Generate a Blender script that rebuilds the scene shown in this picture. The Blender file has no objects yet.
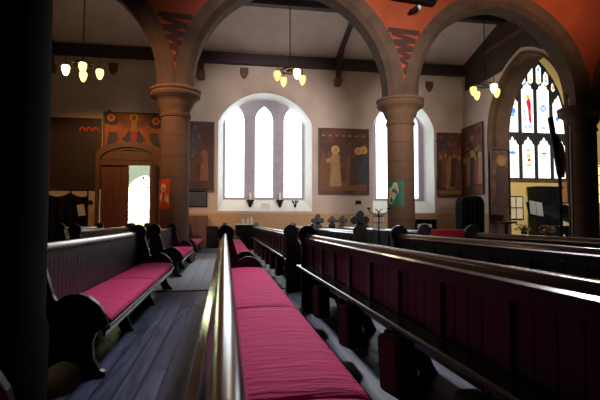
import bpy, bmesh, math, random
from math import sin, cos, pi, sqrt, radians
from mathutils import Vector, Matrix
random.seed(7)
SC = bpy.context.scene
COL = SC.collection

# ------------------------------------------------------------------ materials
MATS = {}
def new_mat(name):
    m = bpy.data.materials.new(name); m.use_nodes = True
    nt = m.node_tree; b = nt.nodes['Principled BSDF']
    MATS[name] = m
    return m, nt, b
def setv(b, **k):
    for a, v in k.items(): b.inputs[a].default_value = v
def c4(c): return (c[0], c[1], c[2], 1)
def mat(name, col, rough=.6, col2=None, scale=6., stretch=(1,1,1), bump=0., bscale=None, metal=0., spec=.5, detail=4., emit=None, estr=0., lo=.35, hi=.65, coat=0.):
    m, nt, b = new_mat(name)
    setv(b, Roughness=rough, Metallic=metal)
    b.inputs['Base Color'].default_value = c4(col)
    b.inputs['Specular IOR Level'].default_value = spec
    if coat: b.inputs['Coat Weight'].default_value = coat; b.inputs['Coat Roughness'].default_value = .15
    if emit: b.inputs['Emission Color'].default_value = c4(emit); b.inputs['Emission Strength'].default_value = estr
    tc = nt.nodes.new('ShaderNodeNewGeometry')
    mp = nt.nodes.new('ShaderNodeMapping'); mp.inputs['Scale'].default_value = stretch
    nt.links.new(tc.outputs['Position'], mp.inputs['Vector'])
    if col2:
        n = nt.nodes.new('ShaderNodeTexNoise'); n.inputs['Scale'].default_value = scale; n.inputs['Detail'].default_value = detail
        r = nt.nodes.new('ShaderNodeValToRGB')
        r.color_ramp.elements[0].position = lo; r.color_ramp.elements[0].color = c4(col)
        r.color_ramp.elements[1].position = hi; r.color_ramp.elements[1].color = c4(col2)
        nt.links.new(mp.outputs[0], n.inputs['Vector']); nt.links.new(n.outputs['Fac'], r.inputs[0]); nt.links.new(r.outputs[0], b.inputs['Base Color'])
    if bump:
        n2 = nt.nodes.new('ShaderNodeTexNoise'); n2.inputs['Scale'].default_value = bscale or scale*3; n2.inputs['Detail'].default_value = 5
        bp = nt.nodes.new('ShaderNodeBump'); bp.inputs['Strength'].default_value = bump; bp.inputs['Distance'].default_value = .02
        nt.links.new(mp.outputs[0], n2.inputs['Vector']); nt.links.new(n2.outputs['Fac'], bp.inputs['Height']); nt.links.new(bp.outputs[0], b.inputs['Normal'])
    return m
def emis(name, col, s):
    m, nt, b = new_mat(name)
    setv(b, Roughness=.3); b.inputs['Base Color'].default_value = c4([min(1, x)*.5 for x in col])
    b.inputs['Emission Color'].default_value = c4(col); b.inputs['Emission Strength'].default_value = s
    return m
def brick_mat(name, c1, c2, mortar, bw, bh, msize, rough, rot=(0,0,0), offset=.5, bump=.3, noise=.35, spec=.5):
    m, nt, b = new_mat(name)
    setv(b, Roughness=rough); b.inputs['Specular IOR Level'].default_value = spec
    g = nt.nodes.new('ShaderNodeNewGeometry'); mp = nt.nodes.new('ShaderNodeMapping'); mp.inputs['Rotation'].default_value = rot
    nt.links.new(g.outputs['Position'], mp.inputs['Vector'])
    t = nt.nodes.new('ShaderNodeTexBrick')
    t.inputs['Color1'].default_value = c4(c1); t.inputs['Color2'].default_value = c4(c2); t.inputs['Mortar'].default_value = c4(mortar)
    t.inputs['Scale'].default_value = 1; t.inputs['Brick Width'].default_value = bw; t.inputs['Row Height'].default_value = bh
    t.inputs['Mortar Size'].default_value = msize; t.offset = offset
    nt.links.new(mp.outputs[0], t.inputs['Vector'])
    n = nt.nodes.new('ShaderNodeTexNoise'); n.inputs['Scale'].default_value = 3; n.inputs['Detail'].default_value = 6
    m2 = nt.nodes.new('ShaderNodeMapping'); m2.inputs['Scale'].default_value = (6, .6, 2)
    nt.links.new(g.outputs['Position'], m2.inputs['Vector']); nt.links.new(m2.outputs[0], n.inputs['Vector'])
    mx = nt.nodes.new('ShaderNodeMixRGB'); mx.blend_type = 'OVERLAY'; mx.inputs[0].default_value = noise
    nt.links.new(t.outputs['Color'], mx.inputs[1]); nt.links.new(n.outputs['Fac'], mx.inputs[2]); nt.links.new(mx.outputs[0], b.inputs['Base Color'])
    mr = nt.nodes.new('ShaderNodeMapRange'); mr.inputs[3].default_value = rough-.12; mr.inputs[4].default_value = rough+.2
    nt.links.new(n.outputs['Fac'], mr.inputs[0]); nt.links.new(mr.outputs[0], b.inputs['Roughness'])
    bp = nt.nodes.new('ShaderNodeBump'); bp.inputs['Strength'].default_value = bump; bp.inputs['Distance'].default_value = .01
    mh = nt.nodes.new('ShaderNodeMath'); mh.operation = 'MULTIPLY_ADD'; mh.inputs[1].default_value = .4
    iv = nt.nodes.new('ShaderNodeMath'); iv.operation = 'SUBTRACT'; iv.inputs[0].default_value = 1
    nt.links.new(t.outputs['Fac'], iv.inputs[1]); nt.links.new(n.outputs['Fac'], mh.inputs[0]); nt.links.new(iv.outputs[0], mh.inputs[2])
    nt.links.new(mh.outputs[0], bp.inputs['Height']); nt.links.new(bp.outputs[0], b.inputs['Normal'])
    return m

def wall_mat(name, top, low, zline):
    m, nt, b = new_mat(name); setv(b, Roughness=.85)
    g = nt.nodes.new('ShaderNodeNewGeometry'); s = nt.nodes.new('ShaderNodeSeparateXYZ'); nt.links.new(g.outputs['Position'], s.inputs[0])
    gt = nt.nodes.new('ShaderNodeMath'); gt.operation = 'GREATER_THAN'; gt.inputs[1].default_value = zline; nt.links.new(s.outputs['Z'], gt.inputs[0])
    mx = nt.nodes.new('ShaderNodeMixRGB'); mx.inputs[1].default_value = c4(low); mx.inputs[2].default_value = c4(top); nt.links.new(gt.outputs[0], mx.inputs[0])
    n = nt.nodes.new('ShaderNodeTexNoise'); n.inputs['Scale'].default_value = .9; n.inputs['Detail'].default_value = 6; nt.links.new(g.outputs['Position'], n.inputs['Vector'])
    r = nt.nodes.new('ShaderNodeValToRGB'); r.color_ramp.elements[0].position = .3; r.color_ramp.elements[0].color = (.78,.76,.76,1); r.color_ramp.elements[1].position = .7; r.color_ramp.elements[1].color = (1,1,1,1)
    nt.links.new(n.outputs['Fac'], r.inputs[0])
    m2 = nt.nodes.new('ShaderNodeMixRGB'); m2.blend_type = 'MULTIPLY'; m2.inputs[0].default_value = 1
    nt.links.new(mx.outputs[0], m2.inputs[1]); nt.links.new(r.outputs[0], m2.inputs[2]); nt.links.new(m2.outputs[0], b.inputs['Base Color'])
    n2 = nt.nodes.new('ShaderNodeTexNoise'); n2.inputs['Scale'].default_value = 7; nt.links.new(g.outputs['Position'], n2.inputs['Vector'])
    bp = nt.nodes.new('ShaderNodeBump'); bp.inputs['Strength'].default_value = .15; bp.inputs['Distance'].default_value = .03; nt.links.new(n2.outputs['Fac'], bp.inputs['Height']); nt.links.new(bp.outputs[0], b.inputs['Normal'])
    return m

M = {}
M['plaster'] = wall_mat('cream_plaster', (.62,.50,.44), (.56,.36,.20), 1.55)
M['plaster_roof'] = mat('roof_plaster', (.55,.45,.41), .9, (.62,.52,.48), 1.2)
M['reveal'] = mat('white_limewash', (.80,.84,.78), .7, (.86,.88,.84), 2.)
M['mullion'] = mat('grey_tracery_stone', (.38,.35,.43), .85, (.44,.41,.48), 4.)
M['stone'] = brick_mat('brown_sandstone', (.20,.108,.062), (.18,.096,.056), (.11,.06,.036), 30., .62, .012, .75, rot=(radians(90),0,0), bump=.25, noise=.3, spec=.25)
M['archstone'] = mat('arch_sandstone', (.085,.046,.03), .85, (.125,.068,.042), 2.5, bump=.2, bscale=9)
M['redwall'] = mat('red_ochre_paint', (.36,.058,.018), .85, (.44,.08,.022), 1.3, bump=.1)
M['motif'] = mat('dark_brown_motif', (.055,.018,.014), .8, (.075,.024,.018), 5.)
M['beam'] = mat('dark_roof_timber', (.028,.012,.018), .6, (.045,.02,.028), 3., (1,1,6))
M['upper_shade'] = mat('painted_shade_brown', (.03,.018,.010), .7, (.055,.032,.016), 4., (1,6,1))  # dark brown holding the shade of the upper side wall
M['wood'] = mat('dark_pew_oak', (.014,.008,.011), .44, (.027,.015,.019), 5., (9,.8,3), bump=.06, bscale=14, spec=.32)
M['rail'] = mat('polished_pew_rail', (.040,.018,.014), .20, (.065,.03,.02), 5., (9,.8,3), spec=.7, coat=.8)
M['endwood'] = mat('carved_pew_end_oak', (.0085,.0045,.006), .36, (.015,.008,.009), 6., (4,4,1), bump=.08)
M['door'] = mat('mahogany_door', (.11,.034,.018), .45, (.17,.052,.026), 5., (7,7,.6))
M['doordark'] = mat('door_surround_oak', (.10,.036,.017), .5, (.15,.055,.025), 4., (4,4,1))
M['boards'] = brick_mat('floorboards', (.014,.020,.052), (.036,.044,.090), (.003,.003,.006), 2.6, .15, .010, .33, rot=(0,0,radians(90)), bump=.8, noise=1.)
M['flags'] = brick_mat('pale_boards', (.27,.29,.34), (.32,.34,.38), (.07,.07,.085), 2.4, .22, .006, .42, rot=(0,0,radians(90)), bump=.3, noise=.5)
M['carpet'] = mat('blue_carpet', (.03,.06,.22), .95, (.045,.085,.28), 30.)
def cushion_mat():
    m, nt, b = new_mat('crimson_upholstery'); setv(b, Roughness=.8)
    b.inputs['Sheen Weight'].default_value = .08; b.inputs['Sheen Roughness'].default_value = .4; b.inputs['Sheen Tint'].default_value = (1,.45,.6,1); b.inputs['Specular IOR Level'].default_value = .2
    g = nt.nodes.new('ShaderNodeNewGeometry'); mp = nt.nodes.new('ShaderNodeMapping'); mp.inputs['Scale'].default_value = (1.6, 9, 2)
    nt.links.new(g.outputs['Position'], mp.inputs['Vector'])
    n = nt.nodes.new('ShaderNodeTexNoise'); n.inputs['Scale'].default_value = 2.2; n.inputs['Detail'].default_value = 4; n.inputs['Distortion'].default_value = .6; nt.links.new(mp.outputs[0], n.inputs['Vector'])
    r = nt.nodes.new('ShaderNodeValToRGB'); r.color_ramp.elements[0].position = .3; r.color_ramp.elements[0].color = (.40,.008,.085,1); r.color_ramp.elements[1].position = .7; r.color_ramp.elements[1].color = (.52,.013,.125,1)
    nt.links.new(n.outputs['Fac'], r.inputs[0]); nt.links.new(r.outputs[0], b.inputs['Base Color'])
    bp = nt.nodes.new('ShaderNodeBump'); bp.inputs['Strength'].default_value = .9; bp.inputs['Distance'].default_value = .03; nt.links.new(n.outputs['Fac'], bp.inputs['Height']); nt.links.new(bp.outputs[0], b.inputs['Normal'])
    return m
M['cushion'] = cushion_mat()
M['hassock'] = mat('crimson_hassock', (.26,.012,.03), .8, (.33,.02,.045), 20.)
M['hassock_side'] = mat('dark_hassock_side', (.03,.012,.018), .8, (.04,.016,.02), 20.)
M['glass'] = emis('daylit_glass', (.86,.94,1), 4.2)
M['sglass'] = emis('daylit_stained_glass', (1,1,.95), 1.7)
M['sg_red'] = emis('stained_red', (.8,.02,.04), .8)
M['sg_blue'] = emis('stained_blue', (.10,.30,.9), .9)
M['sg_gold'] = emis('stained_gold', (.9,.6,.10), .9)
M['sg_green'] = emis('stained_green', (.10,.55,.5), .8)
M['sg_yel'] = emis('leaded_yellow_glass', (.9,.85,.25), 1.2)
M['lead'] = mat('dark_tracery', (.012,.010,.012), .7, (.02,.016,.016), 6.)
M['silhouette'] = mat('painted_silhouette_stone', (.004,.004,.005), .95, (.007,.007,.008), 6., spec=.03)  # unlit near pillar's darkness put into its stone colour
M['yellowwall'] = mat('pale_yellow_plaster', (.72,.52,.19), .85, (.78,.58,.24), 1.5)
M['palewall'] = mat('pale_grey_plaster', (.62,.64,.60), .85, (.68,.70,.66), 1.5)
M['black'] = mat('black_lacquer', (.004,.004,.005), .45, (.006,.006,.008), 4., spec=.15)
M['blackcloth'] = mat('black_cloth', (.008,.007,.011), .95, (.013,.012,.017), 8., spec=.08)
M['iron'] = mat('blackened_iron', (.02,.016,.014), .45, (.03,.025,.02), 12., metal=.6)
M['brass'] = mat('aged_brass', (.45,.30,.10), .35, (.55,.38,.14), 12., metal=.9)
M['white'] = mat('white_card', (.80,.80,.76), .7, (.84,.84,.80), 6.)
M['sheet'] = mat('white_music_paper', (.75,.80,.90), .7, (.80,.84,.92), 6.)
M['wax'] = mat('cream_wax', (.85,.78,.60), .5, (.88,.82,.66), 9.)
M['redcloth'] = mat('scarlet_cloth', (.55,.02,.03), .85, (.62,.03,.04), 9.)
M['leaf'] = mat('plant_leaf', (.10,.20,.04), .6, (.22,.32,.07), 7.)
M['petal'] = mat('cream_petals', (.85,.75,.62), .6, (.80,.5,.4), 6.)
M['petalred'] = mat('red_petals', (.55,.03,.03), .6, (.65,.08,.05), 6.)
M['bush'] = mat('garden_bush', (.38,.46,.24), .7, (.60,.66,.45), 4.)
M['grass'] = mat('garden_lawn', (.30,.45,.15), .9, (.42,.55,.22), 3.)
M['frame'] = mat('dark_picture_frame', (.055,.018,.014), .5, (.08,.028,.02), 5.)
M['canvas'] = mat('aged_painting', (.075,.028,.022), .7, (.17,.055,.035), 1.7, detail=8, lo=.38, hi=.62)
M['canvas_dim'] = mat('dim_painting', (.045,.018,.015), .7, (.085,.032,.022), 1.7, detail=8)
M['canvas_red'] = mat('aged_red_painting', (.28,.075,.025), .7, (.40,.12,.035), 1.6, detail=6)
M['canvas_dark'] = mat('blackened_painting', (.016,.008,.009), .6, (.03,.013,.012), 2., detail=6)
M['canvas_rich'] = mat('mottled_painting', (.09,.03,.022), .7, (.22,.085,.04), 3.2, detail=9, lo=.4, hi=.6)
for n_, a, b_ in (('p_halo', (.62,.33,.05), (.70,.40,.08)), ('p_robe', (.42,.25,.10), (.34,.18,.08)), ('p_dark', (.065,.027,.023), (.09,.036,.030)), ('p_blue', (.035,.04,.06), (.06,.06,.08)),
                  ('p_red', (.32,.035,.025), (.42,.05,.03)), ('p_skin', (.42,.20,.10), (.5,.25,.13)), ('p_green', (.075,.040,.034), (.10,.05,.042)), ('p_brown', (.15,.06,.03), (.21,.08,.04)), ('p_ochre', (.30,.15,.045), (.38,.20,.06)), ('p_glow', (.60,.05,.02), (.5,.04,.02))):
    M[n_] = mat('pigment_' + n_[2:], a, .7, b_, 5.)
M['b_green'] = mat('poster_green', (.02,.16,.10), .6, (.03,.20,.12), 5.)
M['b_yellow'] = mat('poster_yellow', (.75,.55,.20), .6, (.8,.62,.3), 5.)
M['b_pink'] = mat('poster_pink', (.72,.42,.40), .6, (.8,.5,.45), 5.)
M['b_red'] = mat('poster_red', (.62,.06,.02), .6, (.68,.09,.03), 5.)
M['b_cream'] = mat('poster_cream', (.80,.68,.50), .6, (.84,.72,.55), 5.)
M['shade_lit'] = emis('lit_lamp_glass', (1.,.62,.18), 3.5)
M['shade_hot'] = emis('bright_lamp_glass', (1.,.78,.35), 8.)
M['shade_soft'] = emis('amber_lamp_glass', (1.,.72,.26), 1.1)
M['shade_mid'] = emis('yellow_lamp_glass', (1.,.80,.25), 1.3)

# ------------------------------------------------------------------ mesh builder
class MB:
    def __init__(s): s.v = []; s.f = []; s.mi = []; s.m = 0; s.step = 0.; s.k = 0
    def add(s, vs, fs):
        o = len(s.v); s.v += [tuple(p) for p in vs]
        for f in fs: s.f.append([i+o for i in f]); s.mi.append(s.m)
        return s
    def box(s, x0, x1, y0, y1, z0, z1):
        return s.add([(x0,y0,z0),(x1,y0,z0),(x1,y1,z0),(x0,y1,z0),(x0,y0,z1),(x1,y0,z1),(x1,y1,z1),(x0,y1,z1)],
              [(0,3,2,1),(4,5,6,7),(0,1,5,4),(1,2,6,5),(2,3,7,6),(3,0,4,7)])
    def prism(s, poly, a0, a1, axis='y', caps=True):
        # poly in the two other axes
        def P(u, w, a): return (u,a,w) if axis=='y' else ((a,u,w) if axis=='x' else (u,w,a))
        if s.step: s.k += 1; a0 -= s.step*s.k
        n = len(poly)
        vs = [P(u,w,a0) for u,w in poly] + [P(u,w,a1) for u,w in poly]
        fs = [(i,(i+1)%n,n+(i+1)%n,n+i) for i in range(n)]
        if caps: fs += [tuple(range(n-1,-1,-1)), tuple(range(n,2*n))]
        return s.add(vs, fs)
    def lathe(s, prof, cx=0, cy=0, n=24, cz=0):
        vs = []; fs = []
        for r,z in prof:
            for k in range(n):
                a = 2*pi*k/n; vs.append((cx+r*cos(a), cy+r*sin(a), cz+z))
        for i in range(len(prof)-1):
            for k in range(n):
                fs.append((i*n+k, i*n+(k+1)%n, (i+1)*n+(k+1)%n, (i+1)*n+k))
        fs.append(tuple(range(n-1,-1,-1))); fs.append(tuple((len(prof)-1)*n+k for k in range(n)))
        return s.add(vs, fs)
    def tube(s, pts, r, n=8):
        pts = [Vector(p) for p in pts]; rs = r if isinstance(r, (list,tuple)) else [r]*len(pts)
        vs = []; fs = []
        for i,p in enumerate(pts):
            d = (pts[min(i+1,len(pts)-1)]-pts[max(i-1,0)]).normalized()
            up = Vector((0,0,1)) if abs(d.z) < .9 else Vector((1,0,0))
            a = d.cross(up).normalized(); b = a.cross(d)
            for k in range(n):
                t = 2*pi*k/n; vs.append(p + (a*cos(t)+b*sin(t))*rs[i])
        for i in range(len(pts)-1):
            for k in range(n): fs.append((i*n+k, i*n+(k+1)%n, (i+1)*n+(k+1)%n, (i+1)*n+k))
        fs.append(tuple(range(n-1,-1,-1))); fs.append(tuple((len(pts)-1)*n+k for k in range(n)))
        return s.add(vs, fs)
    def ball(s, c, r, nu=10, nv=7, sq=(1,1,1)):
        vs = [(c[0],c[1],c[2]-r*sq[2])]; fs = []
        for j in range(1,nv):
            ph = -pi/2+pi*j/nv
            for k in range(nu): vs.append((c[0]+r*sq[0]*cos(ph)*cos(2*pi*k/nu), c[1]+r*sq[1]*cos(ph)*sin(2*pi*k/nu), c[2]+r*sq[2]*sin(ph)))
        vs.append((c[0],c[1],c[2]+r*sq[2])); L = len(vs)-1
        for k in range(nu):
            fs.append((0,1+(k+1)%nu,1+k)); fs.append((L,L-nu+k,L-nu+(k+1)%nu))
            for j in range(nv-2):
                a = 1+j*nu; fs.append((a+k,a+(k+1)%nu,a+nu+(k+1)%nu,a+nu+k))
        return s.add(vs, fs)
    def loft(s, A, B, closed=False):
        n = len(A); k = n if closed else n-1
        return s.add(list(A)+list(B), [(i,(i+1)%n,n+(i+1)%n,n+i) for i in range(k)])
    def build(s, name, mats, parent=None, smooth=False, bevel=0., seg=2, loc=None, fix=True):
        me = bpy.data.meshes.new(name); me.from_pydata(s.v, [], s.f)
        for m in (mats if isinstance(mats,(list,tuple)) else [mats]): me.materials.append(m if not isinstance(m,str) else M[m])
        me.polygons.foreach_set('material_index', s.mi)
        if fix:
            bm = bmesh.new(); bm.from_mesh(me); bmesh.ops.recalc_face_normals(bm, faces=bm.faces); bm.to_mesh(me); bm.free()
        o = bpy.data.objects.new(name, me); COL.objects.link(o)
        if parent: o.parent = parent
        if loc: o.location = loc
        if smooth:
            me.polygons.foreach_set('use_smooth', [True]*len(me.polygons))
            e = o.modifiers.new('split','EDGE_SPLIT'); e.split_angle = radians(35)
        if bevel:
            b = o.modifiers.new('bevel','BEVEL'); b.width = bevel; b.segments = seg; b.limit_method = 'ANGLE'; b.angle_limit = radians(40)
        return o
def tag(o, label, cat, group=None, kind=None):
    o['label'] = label; o['category'] = cat
    if group: o['group'] = group
    if kind: o['kind'] = kind
    return o
def empty(name, loc, label, cat, group=None, rz=0):
    o = bpy.data.objects.new(name, None); COL.objects.link(o); o.location = loc; o.rotation_euler.z = rz; o.empty_display_size = .1
    return tag(o, label, cat, group)
def struct(o): o['kind'] = 'structure'; return o

# arch outline: list of (u, z) from left springing over the apex to the right springing
def arch(xc, half, zs, off, n=14):
    """two-centred pointed arch, radius half+off"""
    R = half+off; rise = sqrt(R*R-off*off); pts = []
    a1 = math.acos(off/R)
    for i in range(n+1):
        a = pi - (pi-(pi-a1))*i/n
        pts.append((xc+off+R*cos(a), zs+R*sin(a)))
    return pts + [(2*xc-x, z) for x,z in reversed(pts[:-1])]
def low_arch(xc, half, zs, rise, p=.8, n=28):
    return [(xc+half*t, zs+rise*max(0,(1-t*t))**p) for t in [-cos(pi*i/n) for i in range(n+1)]]

def holed(mb, u0, u1, z0, z1, opens, P):
    """a flat wall from u0..u1, z0..z1 with openings (bottom z, arch points)"""
    opens = sorted(opens, key=lambda o: o[1][0][0]); u = u0
    def q(a,b,c,d): mb.add([P(*a),P(*b),P(*c),P(*d)], [(0,1,2,3)])
    for zb, pts in opens:
        if pts[0][0] > u: q((u,z0),(pts[0][0],z0),(pts[0][0],z1),(u,z1))
        for (a,za),(b,zb2) in zip(pts, pts[1:]):
            if zb > z0: q((a,z0),(b,z0),(b,zb),(a,zb))
            q((a,za),(b,zb2),(b,z1),(a,z1))
        u = pts[-1][0]
    if u < u1: q((u,z0),(u1,z0),(u1,z1),(u,z1))
def outline(zb, pts): return [(pts[0][0],zb)] + list(pts) + [(pts[-1][0],zb)]

# ------------------------------------------------------------------ setting
W = 21.5; A = 14.2; XP = 11.87
def PW(u,z,y=W): return (u,y,z)
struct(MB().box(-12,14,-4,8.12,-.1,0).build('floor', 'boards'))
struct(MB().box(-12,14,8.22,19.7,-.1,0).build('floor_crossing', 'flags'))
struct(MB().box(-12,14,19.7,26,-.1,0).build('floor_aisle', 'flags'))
struct(MB().box(-12,14,8.12,8.22,-.1,.012).build('trim_1', 'beam'))
struct(MB().box(14,26,8,26,-.1,0).build('floor_chapel', 'flags'))

# far wall with two splayed windows and the doorway
win1f = low_arch(1.88, 2.21, 5.75, 1.5, .72)
win2f = low_arch(8.70, 1.60, 5.75, 1.5, .72)
doorf = low_arch(-4.25, 1.32, 4.02, .58, .6, 16)
mb = MB(); holed(mb, -12, XP+1, 0, 11.5, [(0,doorf),(1.66,win1f),(1.60,win2f)], PW)
struct(mb.build('wall_north', 'plaster', fix=False))
def window(n, front, zb, xc, half_b, lancets):
    Yb = 22.15
    back = low_arch(xc, half_b, 5.85, 1.22, .72)
    root = struct(bpy.data.objects.new('window_%d' % n, None)); COL.objects.link(root); root.location = (xc,W,zb)
    inv = Vector((-xc,-W,-zb))
    def put(m, *a, **k): o = m.build(*a, **k); o.location = inv; o.parent = root; return o
    A_ = [PW(u,z) for u,z in outline(zb, front)]; B_ = [PW(u,z,Yb) for u,z in outline(2.22, back)]
    m = MB(); m.loft(A_, B_); m.add([A_[0],A_[-1],B_[-1],B_[0]], [(0,1,2,3)])
    put(m, 'reveal', 'reveal')
    ops = [(2.34, arch((a+b)/2,(b-a)/2,6.05,.42)) for a,b in lancets]
    # plate bounded by back arch: build strips between
    m = MB()
    us = sorted(set([u for u,z in back]+[u for o in ops for u,z in o[1]]))
    def top(u):
        t = min(1,abs((u-xc)/half_b)); return 5.85+1.22*max(0,1-t*t)**.72
    def hole(u):
        for zb_,pts in ops:
            for (a,za),(b,z2) in zip(pts,pts[1:]):
                if a-1e-6<=u<=b+1e-6 and b>a: return za+(z2-za)*(u-a)/(b-a)
        return None
    for a,b in zip(us,us[1:]):
        c = (a+b)/2
        if hole(c) is None: m.add([PW(a,2.22,Yb),PW(b,2.22,Yb),PW(b,top(b),Yb),PW(a,top(a),Yb)],[(0,1,2,3)])
        else:
            e = 1e-4
            ha = hole(a+e) or hole(c); hb = hole(b-e) or hole(c)
            m.add([PW(a,2.22,Yb),PW(b,2.22,Yb),PW(b,2.34,Yb),PW(a,2.34,Yb)],[(0,1,2,3)])
            m.add([PW(a,ha,Yb),PW(b,hb,Yb),PW(b,max(hb,top(b)),Yb),PW(a,max(ha,top(a)),Yb)],[(0,1,2,3)])
    for zb_,pts in ops:
        o_ = outline(zb_,pts); m.loft([PW(u,z,Yb) for u,z in o_],[PW(u,z,Yb+.22) for u,z in o_],True)
    put(m, 'mullion_plate', 'mullion')
    for zb_,pts in ops:
        o_ = outline(zb_,pts)
        put(MB().add([PW(u,z,Yb+.16) for u,z in o_],[tuple(range(len(o_)))]), 'pane', 'glass')
    return root
window(1, win1f, 1.66, 1.86, 1.96, [(0,.89),(1.42,2.28),(2.82,3.70)])
window(2, win2f, 1.60, 8.66, 1.36, [(7.50,8.36),(8.92,9.76)])

# roof plate beam, lean-to ceiling, rafters
struct(MB().box(-12,XP,21.22,21.52,8.52,9.0).build('trim_2', 'beam'))
struct(MB().add([(-12,21.5,9.0),(XP+1,21.5,9.0),(XP+1,14.2,11.1),(-12,14.2,11.1)],[(0,3,2,1)]).add([(-12,21.5,9.2),(XP+1,21.5,9.2),(XP+1,14.2,11.3),(-12,14.2,11.3)],[(0,1,2,3)]).build('ceiling', 'plaster_roof', fix=False))
struct(MB().box(-12,XP,17.75,18.05,9.75,10.02).build('trim_3', 'beam'))
for i,x in enumerate((-7.55,-1.12,5.33)):
    pts = []
    for k in range(9):
        t = k/8; a = t*pi/2
        pts.append((21.4-1.9*(1-cos(a))**.9-.1, 8.0+1.75*sin(a)))
    out = [(y-.16*(1-.3*k/8), z-.14*k/8) for k,(y,z) in enumerate(pts)]
    m = MB(); m.prism(pts+out[::-1], x-.12, x+.12, 'x'); m.prism([(21.4,8.95),(14.7,10.9),(14.7,11.02),(21.4,9.05)], x-.12,x+.12,'x')
    struct(m.build('trim_rafter', 'beam'))
    c = MB(); c.prism([(x-.17,8.05),(x+.17,8.05),(x+.17,7.85),(x+.13,7.7),(x-.13,7.7),(x-.17,7.85)], 21.1, 21.5, 'y')
    struct(c.build('trim_corbel', 'doordark', bevel=.02))
# shields on the wall
for x,z,l in ((-5.0,8.05,'small dark wall shield above the door painting at left'),(.84,8.15,'small dark wall shield above the three-light window'),(10.08,7.95,'small dark wall shield near the right corner of the wall')):
    s = MB().prism([(-.2,.25),(.2,.25),(.2,-.02),(.12,-.2),(0,-.3),(-.12,-.2),(-.2,-.02)], -.06, 0, 'y').build('wall_shield','doordark',bevel=.015,loc=(x,W,z))
    tag(s,l,'shield','shields under the roof beam')

# arcade: wall with arches, rings, columns
COLX = [-8.64,-1.5,5.64,12.4,19.4]
RING = .52
def arc_params(i):
    xc = (COLX[i]+COLX[i+1])/2; half = (COLX[i+1]-COLX[i])/2-.52
    return xc, half
Y0, Y1 = A-.42, A+.42
outs = []; rings = []
for i in range(4):
    xc,half = arc_params(i)
    inn = arch(xc,half,5.3,.25,16); R = half+.25
    ext = [(max(COLX[i],min(COLX[i+1], xc+(x-xc)+ (0))),z) for x,z in inn]
    e2 = []
    for x,z in inn:
        cx_ = xc+.25 if x <= xc else xc-.25
        d = Vector((x-cx_, z-5.3)).normalized(); p = Vector((cx_,5.3))+d*(R+RING)
        e2.append((max(COLX[i]+.001,min(COLX[i+1]-.001,p.x)), p.y))
    # apex
    k = len(e2)//2; e2[k] = (xc, (e2[k-1][1]+e2[k+1][1])/2+.03)
    outs.append((5.1,e2)); rings.append((inn,e2))
m = MB()
def PA(u,z): return (u,Y0+.04,z)
holed(m, -12, 22, 5.12, 12.5, [(5.12,e) for _,e in outs], PA)
struct(m.build('wall_arcade', 'redwall', fix=False))
m = MB(); holed(m, -12, 22, 5.12, 12.5, [(5.12,e) for _,e in outs], lambda u,z:(u,Y1-.04,z))
struct(m.build('wall_arcade_back', 'plaster_roof', fix=False))
for i,(inn,e2) in enumerate(rings):
    m = MB()
    I = [(inn[0][0],5.12)]+inn+[(inn[-1][0],5.12)]; E_ = [(e2[0][0],5.12)]+e2+[(e2[-1][0],5.12)]
    # chamfered inner order
    ch = .16
    Im = [(x+(ex-x)*.33, z+(ez-z)*.33) for (x,z),(ex,ez) in zip(I,E_)]
    m.loft([(x,Y0,z) for x,z in E_],[(x,Y0,z) for x,z in Im])
    m.loft([(x,Y0,z) for x,z in Im],[(x,Y0+.14,z) for x,z in I])
    m.loft([(x,Y0+.14,z) for x,z in I],[(x,Y1-.14,z) for x,z in I])
    m.loft([(x,Y1-.14,z) for x,z in I],[(x,Y1,z) for x,z in Im])
    m.loft([(x,Y1,z) for x,z in Im],[(x,Y1,z) for x,z in E_])
    m.loft([(x,Y0,z) for x,z in E_],[(x,Y0+.05,z) for x,z in E_])
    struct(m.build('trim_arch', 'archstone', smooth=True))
def column(x, y, r, cat):
    t = struct(bpy.data.objects.new('column', None)); COL.objects.link(t); t.location = (x,y,0)
    MB().lathe([(r*1.45,0),(r*1.45,.25),(r*1.25,.32),(r*1.25,.42),(r*1.1,.5),(r,.55)],n=40).build('base','stone',t,smooth=True)
    MB().lathe([(r,.5),(r*.985,4.4)],n=40).build('shaft','stone',t,smooth=True)
    MB().lathe([(r*.98,4.28),(r*1.06,4.3),(r*1.08,4.35),(r*1.06,4.4),(r*.99,4.42),(r*1.02,4.52),(r*1.16,4.62),(r*1.2,4.66),(r*1.22,4.72),(r*1.42,4.84),(r*1.66,4.90),(r*1.72,4.94),(r*1.72,5.0),(r*1.66,5.04),(r*1.76,5.08),(r*1.76,5.14),(r*1.6,5.17)],n=40).build('capital','stone',t,smooth=True)
    return t
column(-1.5, A, .43, ''); column(5.64, A, .44, ''); column(12.34, A, .44, ''); column(-8.64, A, .43, '')
# near pillar at the left
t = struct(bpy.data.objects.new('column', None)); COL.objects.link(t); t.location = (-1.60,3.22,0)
MB().lathe([(.46,0),(.46,.5),(.44,.55),(.43,6.)],n=40).build('shaft','silhouette',t,smooth=True)

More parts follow.
